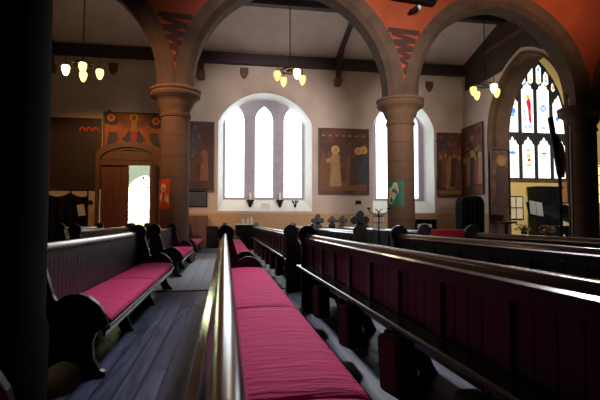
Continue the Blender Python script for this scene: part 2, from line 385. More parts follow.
# painted motif in the spandrels: a bar and a shrinking zigzag
def motif(x, w):
    m = MB(); m.step=.0015; y = Y0+.035
    def stroke(p, q, t):
        p = Vector(p); q = Vector(q); d = (q-p).normalized(); n = Vector((-d.y,d.x))*t/2
        m.prism([tuple(p+n),tuple(p-n),tuple(q-n),tuple(q+n)], y-.006, y+.004, 'y')
    stroke((-w/2,7.32),(w/2,7.26),.17)
    zs = [(.40,7.0),(-.40,6.93),(.34,6.72),(-.30,6.66),(.26,6.46),(-.20,6.38),(.19,6.22),(-.02,6.02),(.12,5.86),(.04,5.72)]
    zs = [(a*w/1.1,z) for a,z in zs]
    stroke((-.42*w/1.1,7.22),zs[0],.13)
    for k,(a,b) in enumerate(zip(zs,zs[1:])): stroke(a,b,.155-.008*k)
    o = struct(m.build('trim_motif','motif')); o.location = (x,0,0)
motif(-1.5, 1.02); motif(5.64, 1.06)
# dark loudspeaker board and small floodlight on the arcade wall
o = MB().prism([(-.68,8.42),(.72,8.30),(.84,8.5),(.84,9.3),(-.84,9.3),(-.84,8.62)], Y0-.2, Y0+.03, 'y').build('wall_loudspeaker','black',bevel=.02,loc=(5.9,0,-.15))
tag(o,'black angular loudspeaker on the red wall above the right-hand column','loudspeaker')
fl = empty('floodlight',(5.85,Y0+.04,7.92),'small round floodlight on the red wall below the loudspeaker','light')
MB().tube([(0,0,0),(.05,-.18,-.02)],.03).build('bracket','iron',fl)
MB().tube([(-.05,-.16,-.04),(.16,-.30,.04)],[.07,.09],14).build('housing','iron',fl,smooth=True)
MB().ball((.17,-.31,.045),.085,12,8).build('lens','white',fl,smooth=True)

# east wall of the aisle with its arch
def PX_(y,z): return (XP,y,z)
ar = [(y,z) for y,z in arch(16.79,2.50,5.1,.55,16)]
m = MB(); holed(m, A, W, 0, 11.2, [(0,ar)], PX_); struct(m.build('wall_east','plaster',fix=False))
ar2 = [(y,z) for y,z in arch(16.79,2.44,5.1,.52,16)]; ar3 = [(y,z) for y,z in arch(16.79,2.38,5.1,.50,16)]
m = MB(); o1,o2,o3 = outline(0,ar),outline(0,ar2),outline(0,ar3)
m.loft([(XP,y,z) for y,z in o1],[(XP-.03,y,z) for y,z in o1])
m.loft([(XP-.03,y,z) for y,z in o1],[(XP-.03,y,z) for y,z in o2]); m.loft([(XP-.03,y,z) for y,z in o2],[(XP+.2,y,z) for y,z in o2])
m.loft([(XP+.2,y,z) for y,z in o2],[(XP+.35,y,z) for y,z in o3]); m.loft([(XP+.35,y,z) for y,z in o3],[(XP+1.02,y,z) for y,z in o3])
struct(m.build('trim_chapel_arch','archstone',smooth=True))
m = MB(); holed(m, A, W+3, 0, 11.2, [(0,ar3)], lambda y,z:(XP+1.02,y,z)); struct(m.build('wall_east_back','plaster_roof',fix=False))
up = [(y,z) for y,z in arch(16.79,2.62,5.1,.6,16)]
m = MB(); holed(m, A, 21.2, 7.7, 10.9, [(7.7,[(y,max(7.7,z)) for y,z in up])], lambda y,z:(XP-.02,y,z)); struct(m.build('trim_shade_sheet','upper_shade',fix=False))  # added dark sheet standing in for the unlit upper wall
struct(MB().box(XP-.16,XP-.02,14.7,19.4,8.85,9.0).build('trim_4','doordark'))

# chapel: window wall
YC = 24.0
sgx = [(16.02,16.78),(17.04,17.78),(18.04,18.80),(19.06,19.78)]; xc = 17.9; hw = 1.98
sga = arch(xc,hw,6.55,3.55,20)
m = MB(); holed(m, XP+1, 27, 0, 13, [(3.55,sga)], lambda u,z:(u,YC,z)); struct(m.build('wall_chapel','yellowwall',fix=False))
struct(MB().box(19.95,20.75,YC-.5,YC-.02,0,9).build('wall_pier','palewall'))
root = struct(bpy.data.objects.new('window_3', None)); COL.objects.link(root); root.location = (xc,YC,3.55)
inv = Vector((-xc,-YC,-3.55))
def put(m,*a,**k): o = m.build(*a,**k); o.location = inv; o.parent = root; return o
YS = YC+.16
def trefoil(a,b,zs,h):
    c=(a+b)/2; w=(b-a)/2
    return [(a,zs),(a,zs+.12),(a+w*.18,zs+.2),(a+w*.30,zs+.18),(a+w*.34,zs+.32),(a+w*.55,zs+.42),(a+w*.72,zs+.36),(a+w*.78,zs+.46),(c,zs+h),(b-w*.78,zs+.46),(b-w*.72,zs+.36),(b-w*.55,zs+.42),(b-w*.34,zs+.32),(b-w*.30,zs+.18),(b-w*.18,zs+.2),(b,zs+.12),(b,zs)]
# dark stone plate behind the lights, with the lights as panes just proud of it
o_ = outline(3.55,sga)
put(MB().add([(u,YS,z) for u,z in o_],[tuple(range(len(o_)))]).loft([(u,YC,z) for u,z in o_],[(u,YS,z) for u,z in o_],True),'tracery','lead')
def pane(pts, cols=()):
    m = MB(); m.prism(pts, YS-.03, YS-.01, 'y')
    for k,poly in cols: m.m = k; m.prism(poly, YS-.036, YS-.029, 'y')
    put(m,'light',['sglass','sg_red','sg_blue','sg_gold','sg_green'])
def disc(x,z,rx,rz,n=12): return [(x+rx*cos(2*pi*k/n), z+rz*sin(2*pi*k/n)) for k in range(n)]
def clipr(p):  # keep inside the window arch
    r = []
    for u,z in p:
        if z > 6.55:
            R = hw+3.55; lim = sqrt(max(0,R*R-(z-6.55)**2))-3.55-.06
            u = max(xc-lim,min(xc+lim,u))
        r.append((u,z))
    return r
for k,(a,b) in enumerate(sgx):
    c=(a+b)/2
    lo=[(a,3.70),(b,3.70)]+trefoil(a,b,5.48,.62)[::-1]
    dec={0:[(2,disc(c,5.15,.2,.1))],1:[(3,disc(c,5.0,.16,.12)),(1,disc(c+.03,4.75,.1,.1)),(3,disc(c,4.45,.2,.08)),(4,disc(c,5.3,.15,.05))],2:[(2,disc(c,5.15,.18,.07)),(3,disc(c,5.02,.16,.05))],3:[(1,disc(c-.1,4.9,.13,.13)),(3,disc(c-.1,5.1,.12,.07))]}[k]
    pane(lo,dec)
    top={0:8.0,1:8.75,2:8.75,3:8.0}[k]
    pts=clipr([(a,6.36),(b,6.36)]+[p for p in trefoil(a,b,top,.62)[::-1]])
    fig=[(a+.28,8.15),(a+.36,8.3),(a+.46,8.42),(a+.55,8.3),(a+.60,8.0),(a+.58,7.5),(a+.62,7.0),(a+.5,6.85),(a+.42,7.2),(a+.40,7.7)]
    dec={0:[(2,disc(c+.08,7.6,.17,.17)),(3,disc(c+.08,8.0,.14,.09)),(4,disc(c+.05,7.35,.12,.08))],
         1:[(1,fig),(3,disc(c+.02,8.45,.14,.14)),(2,[(a+.16,7.0),(a+.24,7.0),(a+.22,7.7),(a+.15,7.7)]),(4,[(a+.64,7.5),(a+.7,7.5),(a+.7,8.3),(a+.64,8.2)]),(2,[(c-.22,6.7),(c-.06,6.55),(c-.1,6.85)]),(2,[(c+.22,6.7),(c+.06,6.55),(c+.1,6.85)])],
         2:[(2,disc(c,7.8,.2,.2)),(0,disc(c,7.8,.12,.12)),(3,disc(c,8.02,.14,.05)),(4,disc(c,6.65,.14,.06))],3:[(2,disc(c-.1,7.2,.12,.12))]}[k]
    pane(pts,dec)
for (x0,x1,z0,z1,cc) in ((16.55,16.80,8.95,9.5,4),(16.98,17.30,9.3,10.2,3),(17.48,17.78,9.35,10.5,4),(18.02,18.32,9.35,10.4,4),(18.5,18.8,9.3,10.0,3),(19.0,19.22,8.95,9.35,1)):
    c=(x0+x1)/2
    pane(clipr([(x0,z0),(c,z0-.12),(x1,z0),(x1,z1-.2),(c,z1),(x0,z1-.2)]),[(cc,disc(c,z1-.28,.09,.1)),(3 if cc!=3 else 4,disc(c,z0+.15,.07,.1))])
put(MB().box(15.9,19.9,YC-.1,YC+.1,3.46,3.58),'sill','doordark')
# leaded yellow window further right
r4 = struct(bpy.data.objects.new('window_4', None)); COL.objects.link(r4); r4.location=(22.2,YC-.02,2.2)
MB().box(-.9,.9,-.02,0,0,2.3).build('pane','sg_yel',r4)
m = MB()
for k in range(6): m.box(-.9+.36*k-.02,-.9+.36*k+.02,-.05,-.02,0,2.3)
for k in range(5): m.box(-.9,.9,-.05,-.02,.55*k,.55*k+.05)
m.build('leading','lead',r4)

# ------------------------------------------------------------------ door and porch
d1 = struct(bpy.data.objects.new('door_1', None)); COL.objects.link(d1); d1.location=(-4.25,W,0)
do = [(x+4.25,z) for x,z in outline(0,doorf)]; ou = [(x*1.06, z+.14 if z>3 else z) for x,z in do]; inn = [(x*.94,z-.10 if z>3 else z) for x,z in do]
m = MB(); m.loft([(x,-.14,z) for x,z in ou],[(x,-.14,z) for x,z in inn]); m.loft([(x,-.14,z) for x,z in ou],[(x,0,z) for x,z in ou]); m.loft([(x,-.14,z) for x,z in inn],[(x,.3,z) for x,z in inn])
m.build('door_surround','doordark',d1)
ty = [(x*.94,z-.10) for x,z in [(x+4.25,z) for x,z in doorf]]
m = MB(); m.prism([(ty[0][0],3.72)]+ty+[(ty[-1][0],3.72)],-.05,.02,'y'); m.prism([(x*.86,z*.9+.32) for x,z in ty if z*.9+.32>3.85]+[],-.08,-.045,'y')
m.box(-1.24,1.24,-.10,.05,3.68,3.80); m.build('tympanum','doordark',d1)
def leaf(m):
    m.box(0,1.18,0,.07,0.02,3.68)
    for k in range(4): m.box(.06+k*.28,.27+k*.28,-.025,0,.3,3.4)
    return m
lf = leaf(MB()).build('door_leaf','door',d1,loc=(-1.2,.0,0))
MB().ball((0,0,0),.05,10,6).build('door_knob','iron',lf,loc=(1.1,-.05,1.45))
l2 = leaf(MB()).build('door_leaf','door',d1,loc=(1.22,-.02,0)); l2.rotation_euler.z = radians(-97)+pi*0+0
l2.rotation_euler.z = radians(180+83)
# porch
m = MB(); YP=24.4
po = arch(-4.05,.95,2.35,.25,10)
holed(m,-6.2,-2.2,0,4.2,[(0,po)],lambda u,z:(u,YP,z)); holed(m,-6.2,-2.2,0,4.2,[(0,po)],lambda u,z:(u,YP+.3,z))
m.loft([(u,YP,z) for u,z in outline(0,po)],[(u,YP+.3,z) for u,z in outline(0,po)])
m.add([(-6.2,W,0),(-6.2,YP,0),(-6.2,YP,4.2),(-6.2,W,4.2)],[(0,1,2,3)]); m.add([(-2.2,W,0),(-2.2,YP,0),(-2.2,YP,4.2),(-2.2,W,4.2)],[(0,1,2,3)])
m.add([(-6.2,W+.05,4.2),(-2.2,W+.05,4.2),(-2.2,YP,4.2),(-6.2,YP,4.2)],[(0,1,2,3)])
struct(m.build('wall_porch','reveal',fix=False))
struct(MB().box(-12,6,26,40,-.12,-.02).build('floor_garden','grass'))
def blob(name,c,r,n,matn,label,cat,sz=.22,group=None):
    m = MB()
    for k in range(n):
        d = Vector((random.gauss(0,1),random.gauss(0,1),random.gauss(0,1))).normalized()*r*random.uniform(.55,1.)
        p = Vector((0,0,r))+d; a = Vector((random.gauss(0,1),random.gauss(0,1),random.gauss(0,1))).normalized()*sz; b = a.cross(d).normalized()*sz*.5
        m.add([p-a,p+b,p+a,p-b],[(0,1,2,3)])
    m.ball((0,0,r*.9),r*.7,12,8)
    o = m.build(name,matn,loc=c,fix=False); return tag(o,label,cat,group)
blob('garden_bush',(-4.9,31,-.05),1.5,900,'bush','left bright green bush outside the open church door','bush',.22,'bushes outside the door')
blob('garden_bush',(-6.9,35,-.05),2.6,900,'bush','large pale green bush farthest beyond the church door','bush',.3,'bushes outside the door')

# ------------------------------------------------------------------ paintings
def figure(m, x, z, h, robe, halo=True, lean=0, skin=5, hal=1):
    """standing robed figure as flat painted shapes; indices are material slots"""
    w = h*.15
    m.m = robe; m.prism([(x-w,z),(x+w,z),(x+w*.85+lean,z+h*.45),(x+w*.75+lean,z+h*.78),(x+w*.3+lean,z+h*.86),(x-w*.3+lean,z+h*.86),(x-w*.75+lean,z+h*.78),(x-w*.8,z+h*.45)],-.006,.002,'y')
    if halo: m.m = hal; m.prism(disc(x+lean,z+h*.93,h*.11,h*.11,14),-.008,.002,'y')
    m.m = skin; m.prism(disc(x+lean,z+h*.92,h*.055,h*.07,10),-.011,.002,'y')
PM = ['canvas','p_halo','p_robe','p_dark','p_blue','p_skin','p_red','p_green','p_brown','p_ochre','p_glow']
def painting(x, y, z, w, h, label, paint, base='canvas', rz=0, frame='frame', fw=.06):
    t = empty('wall_painting',(x,y,z),label,'painting','wall paintings',rz)
    m = MB()
    for (a,b,c,d) in ((-w/2,w/2,-h/2,-h/2+fw),(-w/2,w/2,h/2-fw,h/2),(-w/2,-w/2+fw,-h/2+fw,h/2-fw),(w/2-fw,w/2,-h/2+fw,h/2-fw)): m.box(a,b,-.07,-.003,c,d)
    m.build('frame',frame,t)
    m = MB(); m.box(-w/2+fw*.5,w/2-fw*.5,-.03,-.005,-h/2+fw*.5,h/2-fw*.5)
    n = len(m.v)
    s = MB(); s.step = .0005; paint(s); s.v = [(a,b-.03,c) for a,b,c in s.v]
    o = len(m.v); m.v += s.v; m.f += [[i+o for i in f] for f in s.f]; m.mi += s.mi
    m.build('canvas',[base]+PM[1:],t)
    return t
def tree(m,x,z,h,w):
    m.m = 3; m.prism([(x-.04,z),(x+.04,z),(x+.03,z+h),(x-.03,z+h)],-.003,.002,'y')
    m.m = 7
    for k in range(5): m.prism(disc(x+random.uniform(-w,w),z+h+random.uniform(-.25,.3),w*.8,w*.6,9),-.004,.002,'y')
def P4(s):
    for x in (-.85,-.1,.75): tree(s,x,-.1,.95,.3)
    s.m=8; s.prism([(-1.15,-1.4),(1.15,-1.4),(1.15,-.95),(-1.15,-1.0)],-.002,.002,'y')
    for k in range(7): s.m=9; s.prism(disc(-1.0+k*.33,1.25,.10,.05,8),-.003,.002,'y')
    for x in (-1.0,.25,.5,-.7): figure(s,x,-1.15,1.55,8 if x<.4 else 3,False,skin=8)
    figure(s,-.42,-1.2,1.9,2); s.m=2; s.prism([(-.5,-.1),(-.85,-.05),(-.9,.1),(-.45,.25)],-.007,.002,'y')
    figure(s,.72,-1.1,1.75,3,skin=5); figure(s,.98,-1.1,1.8,4,skin=5)
painting(5.64,W-.01,4.06,2.52,3.22,'painting of a pale robed haloed figure between the two bright windows',P4)
def P2(s):
    # winged heads and drapery on red ground
    s.m=4
    for x,z,f in ((-.98,.62,1),(.95,.52,-1)):
        s.prism([(x-.28,z+.2),(x-.1,z+.36),(x+.28,z+.1),(x+.3,z-.3),(x,z-.36),(x-.3,z-.25)],-.004,.002,'y')
        s.m=1; s.prism(disc(x,z,.17,.17,14),-.008,.002,'y'); s.m=10; s.prism(disc(x,z-.01,.10,.11,12),-.011,.002,'y'); s.m=4
    s.m=8
    for f in (-1,1): s.prism([(f*.12,.45),(f*.35,.55),(f*.85,.85),(f*.70,.45),(f*.4,.22),(f*.12,.15)],-.004,.002,'y')
    s.m=1; s.prism(disc(0,.66,.18,.18,14),-.008,.002,'y'); s.m=6; s.prism(disc(0,.63,.10,.12,12),-.011,.002,'y'); s.m=9; s.prism([(-.14,.5),(.14,.5),(.1,.1),(-.1,.1)],-.006,.002,'y')
    s.m=4
    for f in (-1,1): s.prism([(f*.10,-.05),(f*.22,.1),(f*.35,-.15),(f*.52,-.35),(f*.3,-.5),(f*.10,-.45)],-.004,.002,'y')
    s.m=6; s.prism([(-.12,-.5),(.12,-.5),(.14,-.1),(0,.08),(-.14,-.1)],-.006,.002,'y')
    s.m=4
    for f in (-1,1): s.prism([(f*.72,-.05),(f*1.05,-.02),(f*1.1,-.4),(f*1.2,-.75),(f*.85,-.6),(f*.68,-.35)],-.004,.002,'y')
painting(-4.07,W-.01,5.2,2.62,1.75,'red painting of haloed winged heads, above the arched door',P2,'canvas_red')
def P1(s):
    s.m=10
    for k in range(3):
        x=.25+k*.28; s.prism([(x-.13,1.0),(x-.11,1.12),(x,1.2),(x+.11,1.12),(x+.13,1.0),(x+.08,1.0),(x+.06,1.1),(x,1.14),(x-.06,1.1),(x-.08,1.0)],-.006,.002,'y')
painting(-6.50,W-.01,4.18,2.15,3.15,'blackened painting with three small red arcs, left of the arched door',P1,'canvas_dark')
def P3(s):
    for x,z,r in ((-.28,-1.2,3),(.25,-1.1,8),(0,-.3,3),(-.2,.1,4)): figure(s,x,z,1.35,r,x>0,skin=8,hal=8)
painting(-1.20,W-.01,4.15,1.4,3.25,'dim painting of crowded dark figures, half hidden behind the left column',P3,'canvas_dim')
def P5(s):
    s.m=4
    for k in range(8): s.prism(disc(-.35+random.uniform(-.3,.3),1.0+random.uniform(-.2,.2),.12,.12,8),-.003,.002,'y')
    for k in range(5): figure(s,-.48+k*.24,-1.2+.1*(k%2),1.7,[3,8,9,3,8][k],False,skin=9)
    s.m=9; s.prism([(-.6,-1.45),(.6,-1.45),(.6,-1.28),(-.6,-1.28)],-.004,.002,'y')
painting(11.12,W-.01,4.0,1.36,3.25,'painting of a row of figures under blue leaves, left of the wall corner',P5,'canvas_rich')
def P6(s):
    for k in range(40):
        s.m=random.choice([2,4,6,7,9,9,8,3]); s.prism(disc(random.uniform(-.85,.85),random.uniform(-1.1,1.3),random.uniform(.05,.13),random.uniform(.06,.2),7),-.003,.002,'y')
    for k in range(5): figure(s,-.7+k*.35,-1.2,1.3+.15*(k%3),[8,9,4,6,2][k],k%2==0,skin=5)
painting(XP-.01,20.55,4.15,1.86,3.4,'busy multicoloured painting on the side wall, right of the wall corner',P6,'canvas_rich',rz=radians(-90))
def P7(s):
    figure(s,.05,-1.2,2.3,3,True,skin=5,hal=9); s.m=7; s.prism([(-.3,-1.4),(.3,-1.4),(.3,-1.2),(-.3,-1.2)],-.004,.002,'y')
painting(XP+.37,18.97,2.97,.94,3.0,'tall narrow painting of one dark haloed figure on the chapel arch jamb',P7,'canvas_rich',fw=.04)

# posters taped round the columns (curved sheets)
def curved(name, x, y, r, a0, a1, z0, z1, mats, label, shapes):
    t = empty(name,(x,y,z0),label,'poster','posters on the columns'); H_=z1-z0; n=10
    def pt(u,v,e): a=radians(a0+(a1-a0)*u); return ((r+e)*cos(a),(r+e)*sin(a),H_*v)
    m=MB()
    F=[pt(k/n,0,.006) for k in range(n+1)]; G=[pt(k/n,1,.006) for k in range(n+1)]; m.loft(F,G)
    F2=[pt(k/n,0,.012) for k in range(n+1)]; G2=[pt(k/n,1,.012) for k in range(n+1)]; m.loft(F2,G2)
    for k,poly in shapes:
        m.m=k; m.add([pt(u,v,.016) for u,v in poly],[tuple(range(len(poly)))])
    m.build('sheet',mats,t,fix=False)
    return t
curved('poster',-1.5,A,.432,-178,-100,1.55,2.42,['b_red','b_cream','b_yellow'],'red and orange poster with pale shapes, on the left column',
       [(1,disc(.62,.72,.16,.14)),(1,[(.45,.2),(.75,.25),(.8,.55),(.5,.6)]),(2,[(.75,.3),(.95,.15),(.9,.5)]),(1,disc(.4,.4,.10,.12))])
curved('poster',5.64,A,.442,-172,-98,1.68,2.48,['b_green','b_yellow','b_pink'],'green poster with yellow and pink flower shapes, on the right column',
       [(2,disc(.45,.62,.25,.22)),(1,disc(.25,.28,.2,.2)),(1,disc(.5,.8,.16,.14)),(2,disc(.4,.4,.14,.14)),(1,disc(.15,.6,.12,.16))])

# ------------------------------------------------------------------ pews
def knob_profile():
    p=[(-.07,0),(-.07,.88)]
    for k in range(13):
        a=radians(215-k*(245/12)); p.append((.015+.13*cos(a),1.01+.13*sin(a)))
    p+=[(.125,.92),(.16,.80),(.21,.63),(.235,.585),(.27,.615),(.33,.64),(.40,.645),(.47,.62),(.54,.56),(.59,.48),(.615,.40),(.59,.36),(.53,.34),(.50,.26),(.51,.14),(.56,.06),(.60,.04),(.60,0),(.44,0),(.40,.10),(.30,.14),(.20,.10),(.14,0)]
    return p
PROF=knob_profile()
def pew_end(t,y,cross):
    m=MB(); m.prism(PROF,y-.035,y+.035,'y')
    e=m.build('pew_end','endwood',t,bevel=.012,seg=2)
    if cross:
        c=MB(); z0=1.215; x0=.015
        for a in range(4):
            dx,dz=cos(a*pi/2),sin(a*pi/2); px_,pz_=-dz,dx
            arm=[(x0+dx*.02+px_*.035,z0+dz*.02+pz_*.035)]
            for k in range(13):
                q=radians(125-k*250/12); arm.append((x0+dx*(.108+.072*cos(q))+px_*.075*sin(q),z0+dz*(.108+.072*cos(q))+pz_*.075*sin(q)))
            arm.append((x0+dx*.02-px_*.035,z0+dz*.02-pz_*.035)); c.prism(arm,y-.03,y+.03,'y')
        c.prism([(x0-.045,1.10),(x0+.045,1.10),(x0+.04,1.25),(x0-.04,1.25)],y-.03,y+.03,'y'); c.prism(disc(x0,z0,.06,.06),y-.038,y+.038,'y')
        c.build('cross_finial','endwood',e,bevel=.006)
def pew(x,y0,y1,label,cn=False,cf=False,group='oak pews'):
    L=y1-y0; op=x>1; zb=.535 if op else .39; xb=.12 if op else .02; t=empty('church_pew',(x,y0,0),label,'pew',group)
    m=MB(); m.box(-.010,.010,.03,L-.03,zb,.97)
    n=max(2,round(L/.11)); w=(L-.08)/n
    for k in range(n):
        a=.04+k*w; m.box(.010,.020,a+.004,a+w-.004,zb,.94)
    ns=max(2,round(L/.62)); w=(L-.08)/ns
    m.box(-.034,-.010,.04,L-.04,.885,.965); m.box(-.034,-.010,.04,L-.04,zb,.60)
    for k in range(ns+1):
        a=.04+k*w; m.box(-.033,-.010,max(.035,a-.05),min(L-.035,a+.05),.60,.885)
    for k in range(ns):
        for j in range(4):
            a=.09+k*w; ww=(w-.1)/4; m.box(-.017,-.010,a+j*ww+.004,a+(j+1)*ww-.004,.60,.885)
    m.build('back_panel','wood',t)
    MB().prism([(-.05,.945),(-.05,.965),(-.034,.975),(-.026,1.0),(-.020,1.012),(-.008,1.02),(.008,1.02),(.020,1.012),(.026,1.0),(.032,.975),(.032,.945)],.03,L-.03,'y').build('top_rail','rail',t,smooth=True)
    MB().prism([(-.14,.56),(-.14,.585),(-.13,.592),(-.034,.592),(-.034,.53),(-.06,.545)],.03,L-.03,'y').build('book_ledge','rail',t,bevel=.004,seg=1)
    MB().prism([(xb,.36),(xb,.40),(.60,.40),(.625,.385),(.625,.36),(.60,.35),(.59,.30),(.57,.30),(.57,.36)],.03,L-.03,'y').build('seat','rail',t,bevel=.006,seg=1)
    pew_end(t,.035,cn); pew_end(t,L-.035,cf)
    ns=max(1,round(L/1.6))
    for k in range(1,ns):
        y=k*L/ns; MB().prism([(.10,0),(.10,.36),(.56,.36),(.56,.28),(.48,.24),(.46,.14),(.53,0),(.40,0),(.34,.10),(.22,.10),(.14,0)],y-.025,y+.025,'y').build('seat_support','endwood',t,bevel=.006,seg=1)
    return t
def cushion(x,y0,y1,label):
    m=MB(); xs=[.03,.045,.09,.2,.33,.46,.56,.605,.622]; L=y1-y0; ny=max(6,int(L/.18))
    ys=[0,.015,.06]+[.06+(L-.12)*k/ny for k in range(1,ny)]+[L-.06,L-.015,L]
    nx=len(xs); V=[]
    def zt(i,j):
        e=[.035,.055,.07,.082,.086,.084,.074,.058,.035][i]; g={0:.55,1:.78,2:.95}.get(min(j,len(ys)-1-j),1.)
        return .402+e*g+random.uniform(-.002,.002)
    for j,y in enumerate(ys):
        for i,xx in enumerate(xs): V.append((xx+(random.uniform(-.004,.004) if i==nx-1 else 0),y,zt(i,j)))
    o=len(V)
    for j,y in enumerate(ys):
        for i,xx in enumerate(xs): V.append((xx,y,.401))
    F=[]
    for j in range(len(ys)-1):
        for i in range(nx-1):
            a=j*nx+i; F.append((a,a+1,a+nx+1,a+nx)); F.append((o+a,o+a+nx,o+a+nx+1,o+a+1))
    for j in range(len(ys)-1):
        for i in (0,nx-1): a=j*nx+i; F.append((a,a+nx,o+a+nx,o+a))
    for i in range(nx-1):
        for j in (0,len(ys)-1): a=j*nx+i; F.append((a,a+1,o+a+1,o+a))
    m.add(V,F); ob=m.build('seat_cushion','cushion',smooth=True,loc=(x,y0,0))
    for md in list(ob.modifiers): ob.modifiers.remove(md)
    return tag(ob,label,'cushion','crimson pew cushions')

X_A,X_B,X_C,X_D,X_E,X_F,X_G=-1.5,-3.1,-4.7,0.,1.13,2.48,3.85
pew(X_A,-2.4,2.22,'nearest dark pew at lower left, only its curved armrest catching light')
pew(X_A,3.78,8.42,'dark pew with red cushions at left, beyond the near pillar')
pew(X_A,10.2,13.55,'left pew just beyond the cross aisle, in front of the left column')
pew(X_A,14.95,19.6,'farthest left aisle-side pew, past the left column')
pew(X_B,10.2,15.9,'second-row left pew with pale-lit rail below the open door')
pew(X_B,16.2,19.3,'short second-row left pew near the arched door')
pew(X_C,14.2,18.5,'third-row left pew in the dark under the blackened painting')
pew(X_D,-.35,7.38,'centre pew whose bright top rail runs from the camera')
pew(X_D,8.55,18.4,'long centre pew beyond the cross aisle, seen end-on')
pew(X_E,.5,6.42,'large panelled pew back at right with red hassocks beneath')
pew(X_E,8.0,17.2,'long panelled pew with small hassocks, in the middle distance right of centre')
pew(X_F,.5,6.4,'second pew from the large panelled back at right')
pew(X_F,8.3,12.35,'pew carrying the largest cross finial, right of centre',True,True)
pew(X_F,12.8,17.0,'plain-ended pew in the distance behind the largest cross finial')
pew(X_G,1.2,6.8,'third pew from the large panelled back at right, nearly in darkness')
pew(X_G,8.5,12.5,'pew beside the iron candle stand, in front of the right column')
pew(X_G,12.9,15.0,'short distant pew with one cross finial at its far end',False,True)
pew(X_G,16.4,19.4,'farthest right pew with one cross finial at its near end',True,False)
cushion(X_A,3.86,6.1,'red cushion on the left pew, half nearest the camera')
cushion(X_A,6.12,8.34,'red cushion on the left pew, half nearest the cross aisle')
cushion(X_A,-2.2,2.12,'dark red cushion on the nearest lower-left pew')
cushion(X_A,10.28,11.9,'red cushion just beyond the cross aisle, left of centre')
cushion(X_A,11.92,13.47,'red cushion in front of the left column base')
cushion(X_A,15.03,19.5,'pink-lit cushion on the farthest left pew')
cushion(X_B,10.28,15.8,'red cushion on the second-row left pew')
cushion(X_D,.2,1.9,'crimson centre cushion nearest the camera, at bottom edge')
cushion(X_D,1.92,3.92,'large wrinkled crimson cushion in the centre foreground')
cushion(X_D,3.94,7.30,'crimson centre cushion ending at the curved pew end')
cushion(X_D,8.65,13.2,'pink-lit centre cushion just beyond the curved pew end')
cushion(X_D,13.22,18.3,'distant pink centre cushion nearest the far wall')

# hassocks hanging from the ledges
def hassock(x,y,z1,label):
    t=empty('hassock',(x,y,z1-.38),label,'hassock','hassocks hung under the book ledges'); t.rotation_euler.x=radians(-9)
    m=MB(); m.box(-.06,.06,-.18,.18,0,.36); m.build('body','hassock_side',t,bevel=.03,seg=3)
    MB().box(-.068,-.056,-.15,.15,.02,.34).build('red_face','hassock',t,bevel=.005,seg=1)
    MB().tube([(0,-.03,.35),(0,-.02,.395),(0,.02,.395),(0,.03,.35)],.008,6).build('loop','iron',t)
for y,l in ((4.98,'red hassock under the large panelled pew, first from its far end'),(3.8,'red hassock under the large panelled pew, second from its far end'),(2.72,'red hassock under the large panelled pew, third from its far end'),(1.7,'red hassock in the dark, nearest under the large panelled pew')):
    hassock(X_E-.075,y,.515,l)
HN=('first','second','third','fourth','fifth','sixth')
for k,y in enumerate((9.0,10.2,11.4,12.7,14.0,15.4)):
    hassock(X_E-.075,y,.515,HN[k]+' hassock from the near end under the distant panelled pew')

# ------------------------------------------------------------------ chandeliers
def chandelier(x,y,z,ztop,label,mats,rot,chains=False):
    t=empty('chandelier',(x,y,z),label,'chandelier','hanging chandeliers')
    MB().tube([(0,0,.1),(0,0,ztop-z)],.022,8).build('rod','iron',t)
    m=MB(); R=.36; n=24
    m.tube([(R*cos(2*pi*k/n),R*sin(2*pi*k/n),.12) for k in range(n+1)],.035,8); m.lathe([(.02,.02),(.10,.05),(.13,.10),(.10,.16),(.03,.22)],n=14)
    for a in range(4): q=a*pi/2+rot; m.tube([(0,0,.12),(R*cos(q),R*sin(q),.12)],.02,6)
    m.build('ring','iron',t,smooth=True)
    if chains:
        for a in range(3): q=a*2*pi/3+.3; MB().tube([(R*cos(q),R*sin(q),.14),(.03*cos(q),.03*sin(q),1.0)],.013,6).build('chain','iron',t)
    for a in range(4):
        q=a*pi/2+rot; r=.56; cx,cy=r*cos(q),r*sin(q)
        m=MB(); m.tube([(R*cos(q),R*sin(q),.12),(cx,cy,.12)],.018,6); m.tube([(cx,cy,.02),(cx,cy,.34)],.014,6); m.build('arm','iron',t)
        MB().lathe([(.02,-.36),(.055,-.34),(.10,-.26),(.135,-.15),(.14,-.04),(.11,.01),(.03,.03)],cx,cy,n=14).build('lamp_shade',mats[a],t,smooth=True)
    return t
chandelier(-5.12,17.5,6.75,10.0,'three-lobed glowing chandelier hanging in darkness at upper left',['shade_lit','shade_lit','shade_hot','shade_lit'],radians(15))
chandelier(2.46,17.5,6.92,10.0,'chandelier with pale glass shades above the three-light window',['shade_soft','shade_soft','shade_soft','shade_hot'],radians(20))
chandelier(10.69,17.5,6.74,10.0,'chandelier on three chains in front of the chapel arch',['shade_mid','shade_mid','shade_mid','shade_hot'],radians(5),True)

